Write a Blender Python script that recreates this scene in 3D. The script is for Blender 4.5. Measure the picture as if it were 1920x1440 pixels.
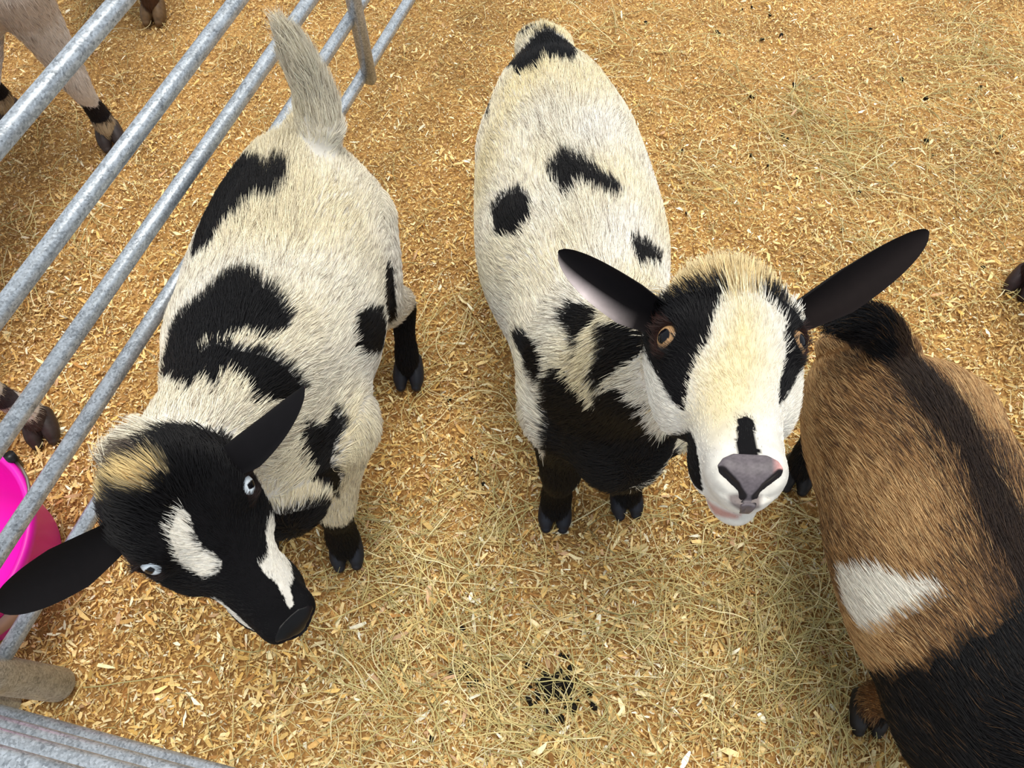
import bpy, math, random
import numpy as np
import openvdb
from mathutils import Vector
from mathutils.bvhtree import BVHTree

for o in list(bpy.data.objects):
    bpy.data.objects.remove(o, do_unlink=True)
scene = bpy.context.scene
COL = scene.collection
rng = np.random.default_rng(11)

# ------------------------------------------------------------------ camera
H, PITCH, F = 1.32, math.radians(64), 1443.0
cam_data = bpy.data.cameras.new('camera')
cam_data.sensor_width = 36
cam_data.lens = F / 1920 * 36
cam_data.clip_start = 0.01
cam = bpy.data.objects.new('camera', cam_data)
cam.location = (0, 0, H)
cam.rotation_euler = (math.pi / 2 - PITCH, 0, 0)
COL.objects.link(cam)
scene.camera = cam

# ------------------------------------------------------------------ light
world = bpy.data.worlds.new('barn_daylight')
scene.world = world
world.use_nodes = True
wn = world.node_tree.nodes
wn['Background'].inputs[0].default_value = (0.86, 0.93, 1.0, 1)
wn['Background'].inputs[1].default_value = 0.80
sun_data = bpy.data.lights.new('sun', 'SUN')
sun_data.energy = 2.7
sun_data.angle = math.radians(38)
sun_data.color = (1.0, 0.95, 0.86)
sun = bpy.data.objects.new('sun', sun_data)
sun.location = (0.3, 2.5, 4)
sun.rotation_euler = Vector((-0.08, -0.22, -1.0)).to_track_quat('-Z', 'Y').to_euler()
COL.objects.link(sun)

scene.view_settings.view_transform = 'Standard'
scene.view_settings.look = 'None'
scene.view_settings.exposure = 0.12
scene.view_settings.gamma = 1
scene.view_settings.use_curve_mapping = False
scene.render.hair_type = 'STRIP'

# ------------------------------------------------------------------ helpers
CP, SP = math.cos(PITCH), math.sin(PITCH)


def ray(px, py):
    x, v = (px - 960) / F, (py - 720) / F
    return np.array([x, CP - v * SP, -SP - v * CP])


def at(px, py, h=0.0):
    """the point at height h that the photo shows at pixel px, py"""
    d = ray(px, py)
    return np.array([0, 0, H]) + d * ((H - h) / -d[2])


def atd(px, py, depth):
    """the point at distance depth along the view axis"""
    return np.array([0, 0, H]) + ray(px, py) * depth


def V(*a):
    return np.array(a, float)


def unit(v):
    v = np.asarray(v, float)
    return v / max(np.linalg.norm(v), 1e-9)


def lin(c):
    c = np.asarray(c, float) / 255.0
    return np.where(c <= 0.04045, c / 12.92, ((c + 0.055) / 1.055) ** 2.4)


def tag(o, label, cat, group=None, kind=None):
    if label:
        o['label'] = label
    if cat:
        o['category'] = cat
    if group:
        o['group'] = group
    if kind:
        o['kind'] = kind
    return o


def empty(name, loc):
    o = bpy.data.objects.new(name, None)
    o.empty_display_size = 0.05
    COL.objects.link(o)
    o.location = Vector(loc)
    return o


def link(o, parent=None):
    COL.objects.link(o)
    if parent is not None:
        o.parent = parent
        o.matrix_parent_inverse = parent.matrix_basis.inverted()
    return o


def mesh_obj(name, verts, faces, mat, parent=None, smooth=True, color=None):
    me = bpy.data.meshes.new(name)
    verts = np.asarray(verts, np.float32)
    if isinstance(faces, np.ndarray):
        n, k = faces.shape
        me.vertices.add(len(verts))
        me.vertices.foreach_set('co', verts.ravel())
        me.loops.add(n * k)
        me.loops.foreach_set('vertex_index', faces.astype(np.int32).ravel())
        me.polygons.add(n)
        me.polygons.foreach_set('loop_start', np.arange(0, n * k, k, dtype=np.int32))
        me.update(calc_edges=True)
    else:
        me.from_pydata([tuple(v) for v in verts], [], faces)
    me.validate()
    if smooth:
        me.polygons.foreach_set('use_smooth', np.ones(len(me.polygons), bool))
    if color is not None:
        a = me.attributes.new('coat', 'FLOAT_COLOR', 'POINT')
        c = np.ones((len(verts), 4), np.float32)
        c[:, :3] = color
        a.data.foreach_set('color', c.ravel())
    if mat:
        me.materials.append(mat)
    return link(bpy.data.objects.new(name, me), parent)


def noise3(p, scale, seed):
    """smooth pseudo-noise in about -1..1 from a sum of sines"""
    r = np.random.default_rng(seed)
    out = np.zeros(len(p))
    for i in range(7):
        k = r.normal(size=3) * scale * (0.6 + 0.35 * i)
        out += np.sin(p @ k + r.uniform(0, 6.28)) / (1 + 0.25 * i)
    return out / 3.0


# ------------------------------------------------------------------ materials
def new_mat(name):
    m = bpy.data.materials.new(name)
    m.use_nodes = True
    nt = m.node_tree
    return m, nt, nt.nodes['Principled BSDF']


def attr_mat(name, rough, spec=0.5, vary=0.0, scale=60, sheen=0.0):
    m, nt, b = new_mat(name)
    a = nt.nodes.new('ShaderNodeAttribute')
    a.attribute_name = 'coat'
    out = a.outputs['Color']
    if vary:
        tc = nt.nodes.new('ShaderNodeTexCoord')
        n = nt.nodes.new('ShaderNodeTexNoise')
        n.inputs['Scale'].default_value = scale
        n.inputs['Detail'].default_value = 4
        nt.links.new(tc.outputs['Object'], n.inputs['Vector'])
        mr = nt.nodes.new('ShaderNodeMapRange')
        mr.inputs['From Min'].default_value = 0.3
        mr.inputs['From Max'].default_value = 0.7
        mr.inputs['To Min'].default_value = 1 - vary
        mr.inputs['To Max'].default_value = 1 + vary
        nt.links.new(n.outputs['Fac'], mr.inputs['Value'])
        mx = nt.nodes.new('ShaderNodeVectorMath')
        mx.operation = 'SCALE'
        nt.links.new(out, mx.inputs[0])
        nt.links.new(mr.outputs['Result'], mx.inputs['Scale'])
        out = mx.outputs['Vector']
    nt.links.new(out, b.inputs['Base Color'])
    b.inputs['Roughness'].default_value = rough
    b.inputs['Specular IOR Level'].default_value = spec
    return m


def plain_mat(name, col, rough=0.5, metal=0.0, spec=0.5):
    m, nt, b = new_mat(name)
    b.inputs['Base Color'].default_value = (*lin(col), 1)
    b.inputs['Roughness'].default_value = rough
    b.inputs['Metallic'].default_value = metal
    b.inputs['Specular IOR Level'].default_value = spec
    return m


def galvanised():
    m, nt, b = new_mat('galvanised_steel')
    tc = nt.nodes.new('ShaderNodeTexCoord')
    vo = nt.nodes.new('ShaderNodeTexVoronoi')
    vo.inputs['Scale'].default_value = 420
    no = nt.nodes.new('ShaderNodeTexNoise')
    no.inputs['Scale'].default_value = 60
    no.inputs['Detail'].default_value = 8
    no.inputs['Roughness'].default_value = 0.7
    nt.links.new(tc.outputs['Object'], vo.inputs['Vector'])
    nt.links.new(tc.outputs['Object'], no.inputs['Vector'])
    mix = nt.nodes.new('ShaderNodeMix')
    mix.inputs['Factor'].default_value = 0.35
    nt.links.new(no.outputs['Fac'], mix.inputs['A'])
    nt.links.new(vo.outputs['Color'], mix.inputs['B'])
    cr = nt.nodes.new('ShaderNodeValToRGB')
    cr.color_ramp.elements[0].position = 0.28
    cr.color_ramp.elements[0].color = (*lin((118, 124, 130)), 1)
    cr.color_ramp.elements[1].position = 0.62
    cr.color_ramp.elements[1].color = (*lin((200, 207, 214)), 1)
    nt.links.new(mix.outputs['Result'], cr.inputs['Fac'])
    nt.links.new(cr.outputs['Color'], b.inputs['Base Color'])
    mr = nt.nodes.new('ShaderNodeMapRange')
    mr.inputs['To Min'].default_value = 0.5
    mr.inputs['To Max'].default_value = 0.25
    nt.links.new(mix.outputs['Result'], mr.inputs['Value'])
    nt.links.new(mr.outputs['Result'], b.inputs['Roughness'])
    b.inputs['Metallic'].default_value = 0.45
    bp = nt.nodes.new('ShaderNodeBump')
    bp.inputs['Strength'].default_value = 0.2
    bp.inputs['Distance'].default_value = 0.001
    nt.links.new(no.outputs['Fac'], bp.inputs['Height'])
    nt.links.new(bp.outputs['Normal'], b.inputs['Normal'])
    return m


M_COAT = attr_mat('goat_skin_and_undercoat', 0.8, 0.15, 0.10, 90)
M_FUR = attr_mat('goat_hair', 0.5, 0.3)
M_HOOF = attr_mat('hoof_horn', 0.55, 0.4, 0.25, 120)
M_EYE = attr_mat('wet_eye', 0.05, 0.22)
M_NOSE = attr_mat('damp_nose_skin', 0.42, 0.25, 0.12, 500)
M_CHIP = attr_mat('wood_shaving', 0.7, 0.25, 0.14, 240)
M_HAY = attr_mat('hay_stalk', 0.55, 0.4)
M_STEEL = galvanised()
M_DUNG = plain_mat('dung', (24, 20, 15), 0.75, 0, .2)
M_BUCKET = plain_mat('pink_plastic', (242, 14, 186), 0.42)
M_WIRE = plain_mat('bucket_wire', (150, 140, 134), 0.35, 0.9)
M_CLIP = plain_mat('black_plastic', (18, 18, 20), 0.4)
M_LABEL = plain_mat('paper_label', (214, 180, 168), 0.4)


def sawdust():
    m, nt, b = new_mat('fine_sawdust')
    tc = nt.nodes.new('ShaderNodeTexCoord')
    v = nt.nodes.new('ShaderNodeTexVoronoi')
    v.inputs['Scale'].default_value = 210
    n = nt.nodes.new('ShaderNodeTexNoise')
    n.inputs['Scale'].default_value = 7
    n.inputs['Detail'].default_value = 8
    nt.links.new(tc.outputs['Object'], v.inputs['Vector'])
    nt.links.new(tc.outputs['Object'], n.inputs['Vector'])
    cr = nt.nodes.new('ShaderNodeValToRGB')
    cr.color_ramp.elements[0].color = (*lin((146, 102, 50)), 1)
    cr.color_ramp.elements[1].color = (*lin((218, 172, 102)), 1)
    nt.links.new(v.outputs['Color'], cr.inputs['Fac'])
    mx = nt.nodes.new('ShaderNodeMix')
    mx.data_type = 'RGBA'
    mx.blend_type = 'MULTIPLY'
    mx.inputs['Factor'].default_value = 0.6
    c2 = nt.nodes.new('ShaderNodeValToRGB')
    c2.color_ramp.elements[0].position = 0.35
    c2.color_ramp.elements[0].color = (0.5, 0.46, 0.4, 1)
    c2.color_ramp.elements[1].position = 0.6
    c2.color_ramp.elements[1].color = (1, 1, 1, 1)
    nt.links.new(n.outputs['Fac'], c2.inputs['Fac'])
    nt.links.new(cr.outputs['Color'], mx.inputs['A'])
    nt.links.new(c2.outputs['Color'], mx.inputs['B'])
    nt.links.new(mx.outputs['Result'], b.inputs['Base Color'])
    b.inputs['Roughness'].default_value = 0.9
    bp = nt.nodes.new('ShaderNodeBump')
    bp.inputs['Strength'].default_value = 0.8
    bp.inputs['Distance'].default_value = 0.004
    nt.links.new(v.outputs['Distance'], bp.inputs['Height'])
    nt.links.new(bp.outputs['Normal'], b.inputs['Normal'])
    return m


M_DUST = sawdust()

# ------------------------------------------------------------------ floor
def ground_z(x, y):
    p = np.stack([x, y, np.zeros_like(x)], 1)
    return 0.010 * noise3(p, 5.0, 5) + 0.005 * noise3(p, 16.0, 6) - 0.012


gx, gy = np.meshgrid(np.linspace(-2.6, 2.6, 260), np.linspace(-1.2, 3.2, 220))
gz = ground_z(gx.ravel(), gy.ravel())
gv = np.stack([gx.ravel(), gy.ravel(), gz], 1)
ii = np.arange(219 * 260).reshape(219, 260)[:, :-1].ravel()
gf = np.stack([ii, ii + 1, ii + 261, ii + 260], 1)
fl = mesh_obj('floor', gv, gf, M_DUST)
fl['kind'] = 'structure'


def sample_floor(n, margin=0.28):
    """random floor points over the part of the pen the photo can see, and a margin"""
    out = []
    c = 0
    while c < n:
        y = rng.uniform(-0.35, 1.75 + 1.4 * margin, n)
        x = rng.uniform(-1.7, 1.7, n)
        half = 0.80 + margin + 0.30 * np.maximum(y, 0)
        k = np.abs(x) < half
        out.append(np.stack([x[k], y[k]], 1))
        c += k.sum()
    return np.concatenate(out)[:n]


# hay lies thick here: (px, py, radius m, amount)
HAY_SPOTS = [(1500, 230, .16, 1.0), (1610, 300, .14, .8), (1320, 330, .10, .7), (1830, 120, .22, .9), (1850, 330, .15, .7),
             (1520, 760, .12, 1.0), (1400, 1180, .18, 1.3), (1500, 1080, .12, 1.2), (820, 1130, .16, 1.0), (700, 1040, .10, 1.0),
             (960, 1330, .20, 1.1), (1500, 1330, .16, 1.2), (1200, 1120, .18, .9), (760, 1270, .18, .8), (830, 700, .12, .5),
             (960, 800, .10, .5), (120, 430, .16, .35), (1660, 480, .15, .6), (1150, 1400, .2, .9), (920, 960, .10, .7),
             (1560, 1180, .10, .9), (620, 1380, .15, .5), (1130, 60, .2, .4), (860, 560, .1, .5)]


def hay_density(xy):
    d = np.zeros(len(xy))
    for px, py, r, w in HAY_SPOTS:
        c = at(px, py)[:2]
        d += w * np.exp(-((xy - c) ** 2).sum(1) / (2 * (r * 0.6) ** 2))
    return d


def chips():
    pal = np.array([lin(c) for c in [(246, 212, 144), (238, 200, 128), (226, 184, 108), (252, 228, 170), (210, 162, 92), (255, 242, 204),
                                     (176, 124, 66), (216, 172, 126), (230, 184, 102), (136, 94, 48)]])
    pw = np.array([.19, .18, .16, .13, .10, .06, .06, .05, .05, .02])
    VV, CC = [], []
    # (count, length range mm, width range mm, lift mm, brightness)
    for n, l0, l1, w0, w1, lift, br in [(60000, 6, 16, .6, 1.4, 12, 1.06), (150000, 4, 9, 1.3, 3.2, 7, .98), (100000, 6, 13, 1.7, 4.2, 10, 1.05), (30000, 10, 23, 2.8, 6.5, 13, 1.08),
                                        (6000, 16, 36, 4, 9.5, 15, 1.12)]:
        xy = sample_floor(n)
        near = np.clip(1.06 - 0.30 * xy[:, 1], 0.60, 1.15)          # finer bedding towards the back of the pen
        L = rng.uniform(l0, l1, n) * rng.uniform(.7, 1.2, n) * 1e-3 * near
        W = rng.uniform(w0, w1, n) * 1e-3 * near
        yaw = rng.uniform(0, 2 * math.pi, n)
        pit = rng.normal(0, .36, n)
        rol = rng.normal(0, .52, n)
        a = np.stack([np.cos(yaw) * np.cos(pit), np.sin(yaw) * np.cos(pit), np.sin(pit)], 1)
        s = np.stack([-np.sin(yaw), np.cos(yaw), np.zeros(n)], 1)
        nn = np.cross(a, s)
        b = s * np.cos(rol)[:, None] + nn * np.sin(rol)[:, None]
        nn = np.cross(a, b)
        z = ground_z(xy[:, 0], xy[:, 1]) + np.abs(np.sin(pit)) * L * .45 + np.abs(np.sin(rol)) * W * .4 + rng.uniform(.0, 1, n) * lift * 1e-3 * .6 + .001
        c = np.stack([xy[:, 0], xy[:, 1], z], 1)
        curl = rng.normal(0, .22, n)[:, None] * L[:, None]
        asym = rng.uniform(.1, 1.0, (n, 5))
        la, wb = a * (L / 2)[:, None], b * (W / 2)[:, None]
        q = [c - la - wb * asym[:, :1], c - la + wb * asym[:, 1:2], c + nn * curl * .5 - wb, c + nn * curl * .5 + wb,
             c + la * asym[:, 2:3] - wb * asym[:, 3:4], c + la + wb * asym[:, 4:5]]
        VV.append(np.stack(q, 1))
        col = pal[rng.choice(len(pal), n, p=pw)]
        big = noise3(np.c_[xy, np.zeros(n)], 3.2, 21)
        hd = np.clip(hay_density(xy), 0, 1)
        col = col * np.array([.98, 1.03, 1.08]) * (br * rng.uniform(.78, 1.26, n) * (1 + .07 * big))[:, None]
        col = col * (1 - hd[:, None] * np.array([.05, .02, -.12]))
        # the fresher, yellower bedding in the middle of the pen; duller, browner by the fence
        west = np.clip((-xy[:, 0] - .55) / .5, 0, 1)[:, None]
        col = col * (1 - west * np.array([.04, .08, .04]))
        CC.append(np.repeat(col, 6, 0))
    v = np.concatenate(VV)
    n = len(v)
    base = np.arange(n)[:, None] * 6
    f = np.concatenate([base + np.array([[0, 2, 3, 1]]), base + np.array([[2, 4, 5, 3]])])
    o = mesh_obj('wood_shavings', v.reshape(-1, 3), f, M_CHIP, smooth=False, color=np.concatenate(CC))
    tag(o, 'golden pine wood shavings loosely covering the whole pen floor', 'bedding', kind='stuff')


chips()


def curves_obj(name, pts, rad, col, mat, parent=None):
    """pts n x k x 3, rad n x k, col n x 3"""
    n, k, _ = pts.shape
    cu = bpy.data.hair_curves.new(name)
    cu.add_curves([k] * n)
    cu.attributes['position'].data.foreach_set('vector', pts.astype(np.float32).ravel())
    ra = cu.attributes.get('radius') or cu.attributes.new('radius', 'FLOAT', 'POINT')
    ra.data.foreach_set('value', rad.astype(np.float32).ravel())
    ca = cu.attributes.new('coat', 'FLOAT_COLOR', 'CURVE')
    c4 = np.ones((n, 4), np.float32)
    c4[:, :3] = col
    ca.data.foreach_set('color', c4.ravel())
    cu.materials.append(mat)
    return link(bpy.data.objects.new(name, cu), parent)


def hay():
    P, R, C = [], [], []
    pal = np.array([lin(c) for c in [(240, 222, 158), (226, 208, 142), (206, 194, 132), (250, 236, 186), (192, 180, 122), (228, 204, 134), (166, 156, 106)]])

    def add(xy, yaw, L, rad, lift):
        n = len(xy)
        t = np.linspace(-.5, .5, 6)
        kur = rng.normal(0, .9, n)
        ang = yaw[:, None] + kur[:, None] * t[None, :] + rng.normal(0, .12, (n, 6))
        step = L[:, None] / 5
        dx = np.cumsum(np.cos(ang) * step, 1)
        dy = np.cumsum(np.sin(ang) * step, 1)
        dx -= dx.mean(1, keepdims=True)
        dy -= dy.mean(1, keepdims=True)
        x, y = xy[:, :1] + dx, xy[:, 1:] + dy
        z = ground_z(x.ravel(), y.ravel()).reshape(x.shape) + .007 + lift[:, None] * (1 - 2.2 * t[None, :] ** 2) + rng.uniform(0, .006, (n, 1))
        z += rng.normal(0, .1, (n, 1)) * t[None, :] * L[:, None]
        z = np.maximum(z, ground_z(x.ravel(), y.ravel()).reshape(x.shape) + .003)
        P.append(np.stack([x, y, z], 2))
        R.append(np.repeat(rad[:, None], 6, 1) * np.array([1, 1, 1, .9, .8, .5]))
        C.append(pal[rng.integers(0, len(pal), n)] * rng.uniform(.75, 1.1, (n, 1)))

    for px, py, r, w in HAY_SPOTS:
        c = at(px, py)[:2]
        n = int(150 * w * (r / .15) ** 1.4)
        xy = c + rng.normal(0, r * .55, (n, 2))
        main = rng.uniform(0, math.pi)
        yaw = np.where(rng.random(n) < .5, main + rng.normal(0, .45, n), rng.uniform(0, 6.28, n))
        add(xy, yaw, rng.uniform(.035, .16, n), rng.uniform(.0003, .0009, n), np.abs(rng.normal(.006, .007, n)))
    n = 5000
    add(sample_floor(n, .2), rng.uniform(0, 6.28, n), rng.uniform(.02, .075, n), rng.uniform(.0003, .0007, n), np.abs(rng.normal(.003, .003, n)))
    # single long stalks that stand out in the photo: both ends in pixels
    for x0, y0, x1, y1 in [(560, 1160, 640, 1185), (600, 1180, 860, 1010), (700, 1200, 750, 1300), (150, 1290, 340, 1262), (1010, 1280, 1045, 1335),
                           (940, 1330, 1090, 1342), (1250, 1090, 1330, 1120), (930, 1230, 960, 1260), (430, 1210, 490, 1225), (1040, 1010, 1150, 930),
                           (1820, 400, 1900, 340), (1880, 570, 1920, 535), (1790, 572, 1890, 566), (1480, 180, 1560, 110), (1590, 560, 1700, 600),
                           (590, 1200, 700, 1290), (820, 1060, 900, 1170), (1330, 1330, 1400, 1420), (1540, 1230, 1580, 1330), (1560, 1310, 1600, 1430)]:
        a, b = at(x0, y0, .01)[:2], at(x1, y1, .01)[:2]
        d = b - a
        add(((a + b) / 2)[None], np.array([math.atan2(d[1], d[0])]), np.array([np.linalg.norm(d)]), np.array([.0011]), np.array([.012]))
    o = curves_obj('hay', np.concatenate(P), np.concatenate(R), np.concatenate(C), M_HAY)
    tag(o, 'loose dry hay stalks scattered in tangles over the wood shavings', 'hay', kind='stuff')


hay()


def pellet_mesh(seed):
    r = np.random.default_rng(seed)
    V_, F_ = [], []
    nu, nv = 10, 7
    for j in range(nv + 1):
        th = math.pi * j / nv
        for i in range(nu):
            ph = 2 * math.pi * i / nu
            s = 1 + .12 * r.normal()
            V_.append((.0062 * s * math.cos(th), .0043 * s * math.sin(th) * math.cos(ph), .0043 * s * math.sin(th) * math.sin(ph)))
    for j in range(nv):
        for i in range(nu):
            F_.append((j * nu + i, j * nu + (i + 1) % nu, (j + 1) * nu + (i + 1) % nu, (j + 1) * nu + i))
    me = bpy.data.meshes.new('dropping')
    me.from_pydata(V_, [], F_)
    me.polygons.foreach_set('use_smooth', np.ones(len(F_), bool))
    me.materials.append(M_DUNG)
    return me


PELLETS = [pellet_mesh(s) for s in (1, 2, 3)]


def pellet(px, py, label, group, s=1.0, dz=0.0):
    p = at(px, py, 0.0)
    o = bpy.data.objects.new('dropping', PELLETS[random.randrange(3)])
    o.location = (p[0], p[1], float(ground_z(p[:1], p[1:2])[0]) + .006 + dz)
    o.rotation_euler = (random.uniform(-.4, .4), random.uniform(-.4, .4), random.uniform(0, 6.28))
    o.scale = (s, s, s)
    COL.objects.link(o)
    tag(o, label, 'dropping', group)


random.seed(4)
for px, py in [(1393, 9), (1413, 2), (1447, 18), (1350, 62), (1211, 41), (1467, 60), (1430, 70), (1490, 157), (1411, 178), (1692, 147), (1472, 246), (1480, 252),
               (1280, 277), (1410, 283), (1443, 305), (1738, 262), (1750, 289), (1737, 182), (1838, 163), (1495, 330), (1613, 357), (1844, 500), (1288, 397),
               (1877, 255), (1820, 188), (1345, 57), (1635, 48), (1580, 430)]:
    pellet(px, py, 'small dark dropping pellet lying on the shavings behind the goats', 'scattered droppings at the back of the pen', random.uniform(.65, 1.1))
for px, py in [(885, 855), (605, 640), (842, 745), (905, 905)]:
    pellet(px, py, 'tiny dark pellet on the shavings between the two spotted goats', 'droppings between the spotted goats', .8)
for i in range(80):
    a, r = random.uniform(0, 6.28), abs(random.gauss(0, 1))
    pellet(1040 + 34 * r * math.cos(a), 1295 + 36 * r * math.sin(a), 'black wet dropping in the dark pile on the shavings in front of the goats',
           'dark pile of droppings in front of the goats', random.uniform(.5, 1.25), random.uniform(.0, .008))
for px, py in [(848, 1262), (866, 1258), (860, 1272), (893, 1278), (878, 1266), (905, 1284), (872, 1250), (880, 1283), (866, 1178), (882, 1350), (808, 1385)]:
    pellet(px, py, 'dark dropping crumb beside the wet black pile on the shavings', 'loose droppings beside the dark pile', random.uniform(.7, 1.1))


# ------------------------------------------------------------------ fence panels
def tube_mesh(pts, r, n=20, power=2.0, closed_ends=True, up=(0, 0, 1)):
    """a swept tube; power > 2 gives a square section with rounded corners"""
    pts = [np.asarray(p, float) for p in pts]
    rr = r if hasattr(r, '__len__') else [r] * len(pts)
    VV, FF = [], []
    m = len(pts)
    prev = None
    for i, p in enumerate(pts):
        t = unit(pts[min(i + 1, m - 1)] - pts[max(i - 1, 0)])
        u = np.asarray(up, float)
        if abs(u @ t) > .95:
            u = np.array([0, 1.0, 0])
        if prev is not None:
            u = prev
        u = unit(u - (u @ t) * t)
        prev = u
        s = np.cross(t, u)
        for k in range(n):
            a = 2 * math.pi * k / n
            c, sn = math.cos(a), math.sin(a)
            q = (abs(c) ** power + abs(sn) ** power) ** (-1 / power)
            VV.append(p + rr[i] * q * (c * s + sn * u))
    for i in range(m - 1):
        for k in range(n):
            FF.append((i * n + k, i * n + (k + 1) % n, (i + 1) * n + (k + 1) % n, (i + 1) * n + k))
    if closed_ends:
        FF.append(tuple(range(n))[::-1])
        FF.append(tuple(range((m - 1) * n, m * n)))
    return VV, FF


def tube(name, pts, r, mat, parent, n=20, power=2.0, up=(0, 0, 1)):
    v, f = tube_mesh(pts, r, n, power, True, up)
    return mesh_obj(name, v, f, mat, parent)


RAILS = [0.177, 0.312, 0.430, 0.553, 0.693]
AZ = math.radians(19.9)
D1 = V(math.sin(AZ), math.cos(AZ), 0)
foot1 = at(112, 1284)


def fence_panel(foot, d, length, label, stays, posts):
    root = empty('fence_panel', foot)
    tag(root, label, 'fence', 'galvanised pen panels')
    for h in RAILS + [0.85]:
        tube('rail', [foot + V(0, 0, h) + d * s for s in np.linspace(0, length, 5)], .0112, M_STEEL, root, 20, 2.5)
    for s in posts:
        p = foot + d * s
        tube('post', [p + V(0, 0, z) for z in (.0, .004, .3, .6, .875)], [.022, .0265, .0265, .0265, .0265], M_STEEL, root, 24, 2.0, up=d)
    for s in stays:
        side = unit(np.cross(d, V(0, 0, 1)))
        p = foot + d * s + side * .013
        tube('stay', [p + V(0, 0, z) for z in (.165, .4, .7, .862)], .0125, M_STEEL, root, 16, 4.0, up=d)
    return root


def solve_s(px, py, h, foot, d):
    p = at(px, py, h)
    return float((p - foot) @ d)


stay_s = solve_s(692, 142, .177, foot1, D1)
fence_panel(foot1, D1, 3.0, 'galvanised steel pen panel beside the black-headed spotted goat', [stay_s], [0.0, 3.0])
A2 = math.radians(13.1)
D2 = V(math.cos(A2), -math.sin(A2), 0)
N2 = V(math.sin(A2), math.cos(A2), 0)
foot2 = -0.104 * N2 + V(0, 0, 0)
foot2 = foot2 + D2 * float((at(40, 1335) - foot2) @ D2) - V(0, 0, foot2[2])
fence_panel(foot2 - D2 * .03, D2, 2.0, 'galvanised steel pen panel running under the camera at the corner post', [1.3], [0.0, 2.0])


# ------------------------------------------------------------------ bucket
def bucket():
    c = V(-.905, .290, 0)
    root = empty('bucket', V(c[0], c[1], 0))
    tag(root, 'hot pink plastic bucket with a wire handle outside the fence', 'bucket')
    prof = [(.0, .004), (.130, .004), (.137, .010), (.164, .150), (.171, .151), (.175, .156), (.175, .167), (.171, .172), (.164, .169), (.160, .149), (.131, .016), (.0, .014)]
    n = 72
    VV, FF = [], []
    for r, z in prof:
        for k in range(n):
            a = 2 * math.pi * k / n
            VV.append(c + V(r * math.cos(a), r * math.sin(a), z))
    for j in range(len(prof) - 1):
        for k in range(n):
            FF.append((j * n + k, j * n + (k + 1) % n, (j + 1) * n + (k + 1) % n, (j + 1) * n + k))
    mesh_obj('shell', VV, FF, M_BUCKET, root)
    # handle folded over to one side, hooked into two black ears on the rim
    a0 = math.radians(52)
    e1 = V(math.cos(a0), math.sin(a0), 0)
    e2 = V(-math.sin(a0), math.cos(a0), 0)
    pts = []
    for t in np.linspace(0, math.pi, 25):
        bulge = math.sin(t)
        pts.append(c + e1 * (.178 * math.cos(t)) - e2 * (.135 * bulge ** .8) + V(0, 0, .163 + .014 * bulge))
    tube('handle', pts, .0026, M_WIRE, root, 12)
    for s in (1, -1):
        p = c + e1 * s * .177 + V(0, 0, .160)
        q = tube('handle_clip', [p - e1 * s * .004 - V(0, 0, .016), p + e1 * s * .003 + V(0, 0, .018)], .008, M_CLIP, root, 12, 4.0, up=e1)
    # printed paper label wrapped on the outside
    VV, FF = [], []
    m = 16
    for j, z in enumerate((.045, .105)):
        r = .137 + .027 * (z - .01) / .14 + .0012
        for k in range(m + 1):
            a = math.radians(-68 + 50 * k / m)
            VV.append(c + V(r * math.cos(a), r * math.sin(a), z))
    for j, z in enumerate((.045, .105)):
        r = .137 + .027 * (z - .01) / .14 + .0002
        for k in range(m + 1):
            a = math.radians(-68 + 50 * k / m)
            VV.append(c + V(r * math.cos(a), r * math.sin(a), z))
    w = m + 1
    for k in range(m):
        FF.append((k, k + 1, w + k + 1, w + k))
        FF.append((2 * w + k, 3 * w + k, 3 * w + k + 1, 2 * w + k + 1))
        FF.append((k, 2 * w + k, 2 * w + k + 1, k + 1))
        FF.append((w + k, w + k + 1, 3 * w + k + 1, 3 * w + k))
    mesh_obj('paper_label', VV, FF, M_LABEL, root)


bucket()


# ------------------------------------------------------------------ goats: surface fields
class Field:
    def __init__(self, lo, hi, vox):
        self.lo = np.asarray(lo, float)
        self.vox = vox
        self.n = np.ceil((np.asarray(hi) - self.lo) / vox).astype(int) + 1
        self.a = np.full(self.n, 0.05, np.float32)

    def apply(self, fn, lo, hi, k, sub=False):
        i0 = np.maximum(np.floor((np.asarray(lo) - self.lo) / self.vox).astype(int), 0)
        i1 = np.minimum(np.ceil((np.asarray(hi) - self.lo) / self.vox).astype(int) + 1, self.n)
        if (i1 <= i0).any():
            return
        slab = max(1, int(400000 / max(1, (i1[1] - i0[1]) * (i1[2] - i0[2]))))
        ys = self.lo[1] + self.vox * np.arange(i0[1], i1[1])
        zs = self.lo[2] + self.vox * np.arange(i0[2], i1[2])
        for x0 in range(i0[0], i1[0], slab):
            x1 = min(x0 + slab, i1[0])
            xs = self.lo[0] + self.vox * np.arange(x0, x1)
            g = np.stack(np.meshgrid(xs, ys, zs, indexing='ij'), -1).reshape(-1, 3).astype(np.float32)
            d = fn(g).reshape(x1 - x0, i1[1] - i0[1], i1[2] - i0[2])
            cur = self.a[x0:x1, i0[1]:i1[1], i0[2]:i1[2]]
            if sub:
                d = -d
                h = np.maximum(k - np.abs(cur - d), 0) / k
                cur[...] = np.maximum(cur, d) + h * h * k * .25
            else:
                h = np.maximum(k - np.abs(cur - d), 0) / k
                cur[...] = np.minimum(cur, d) - h * h * k * .25

    def mesh(self):
        g = openvdb.FloatGrid(background=.05)
        bw = self.vox * 3
        g = openvdb.FloatGrid(background=float(bw))
        g.copyFromArray(np.clip(self.a, -bw, bw))
        pts, quads = g.convertToQuads(isovalue=0.0)
        return pts * self.vox + self.lo, quads[:, ::-1].copy()


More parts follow.
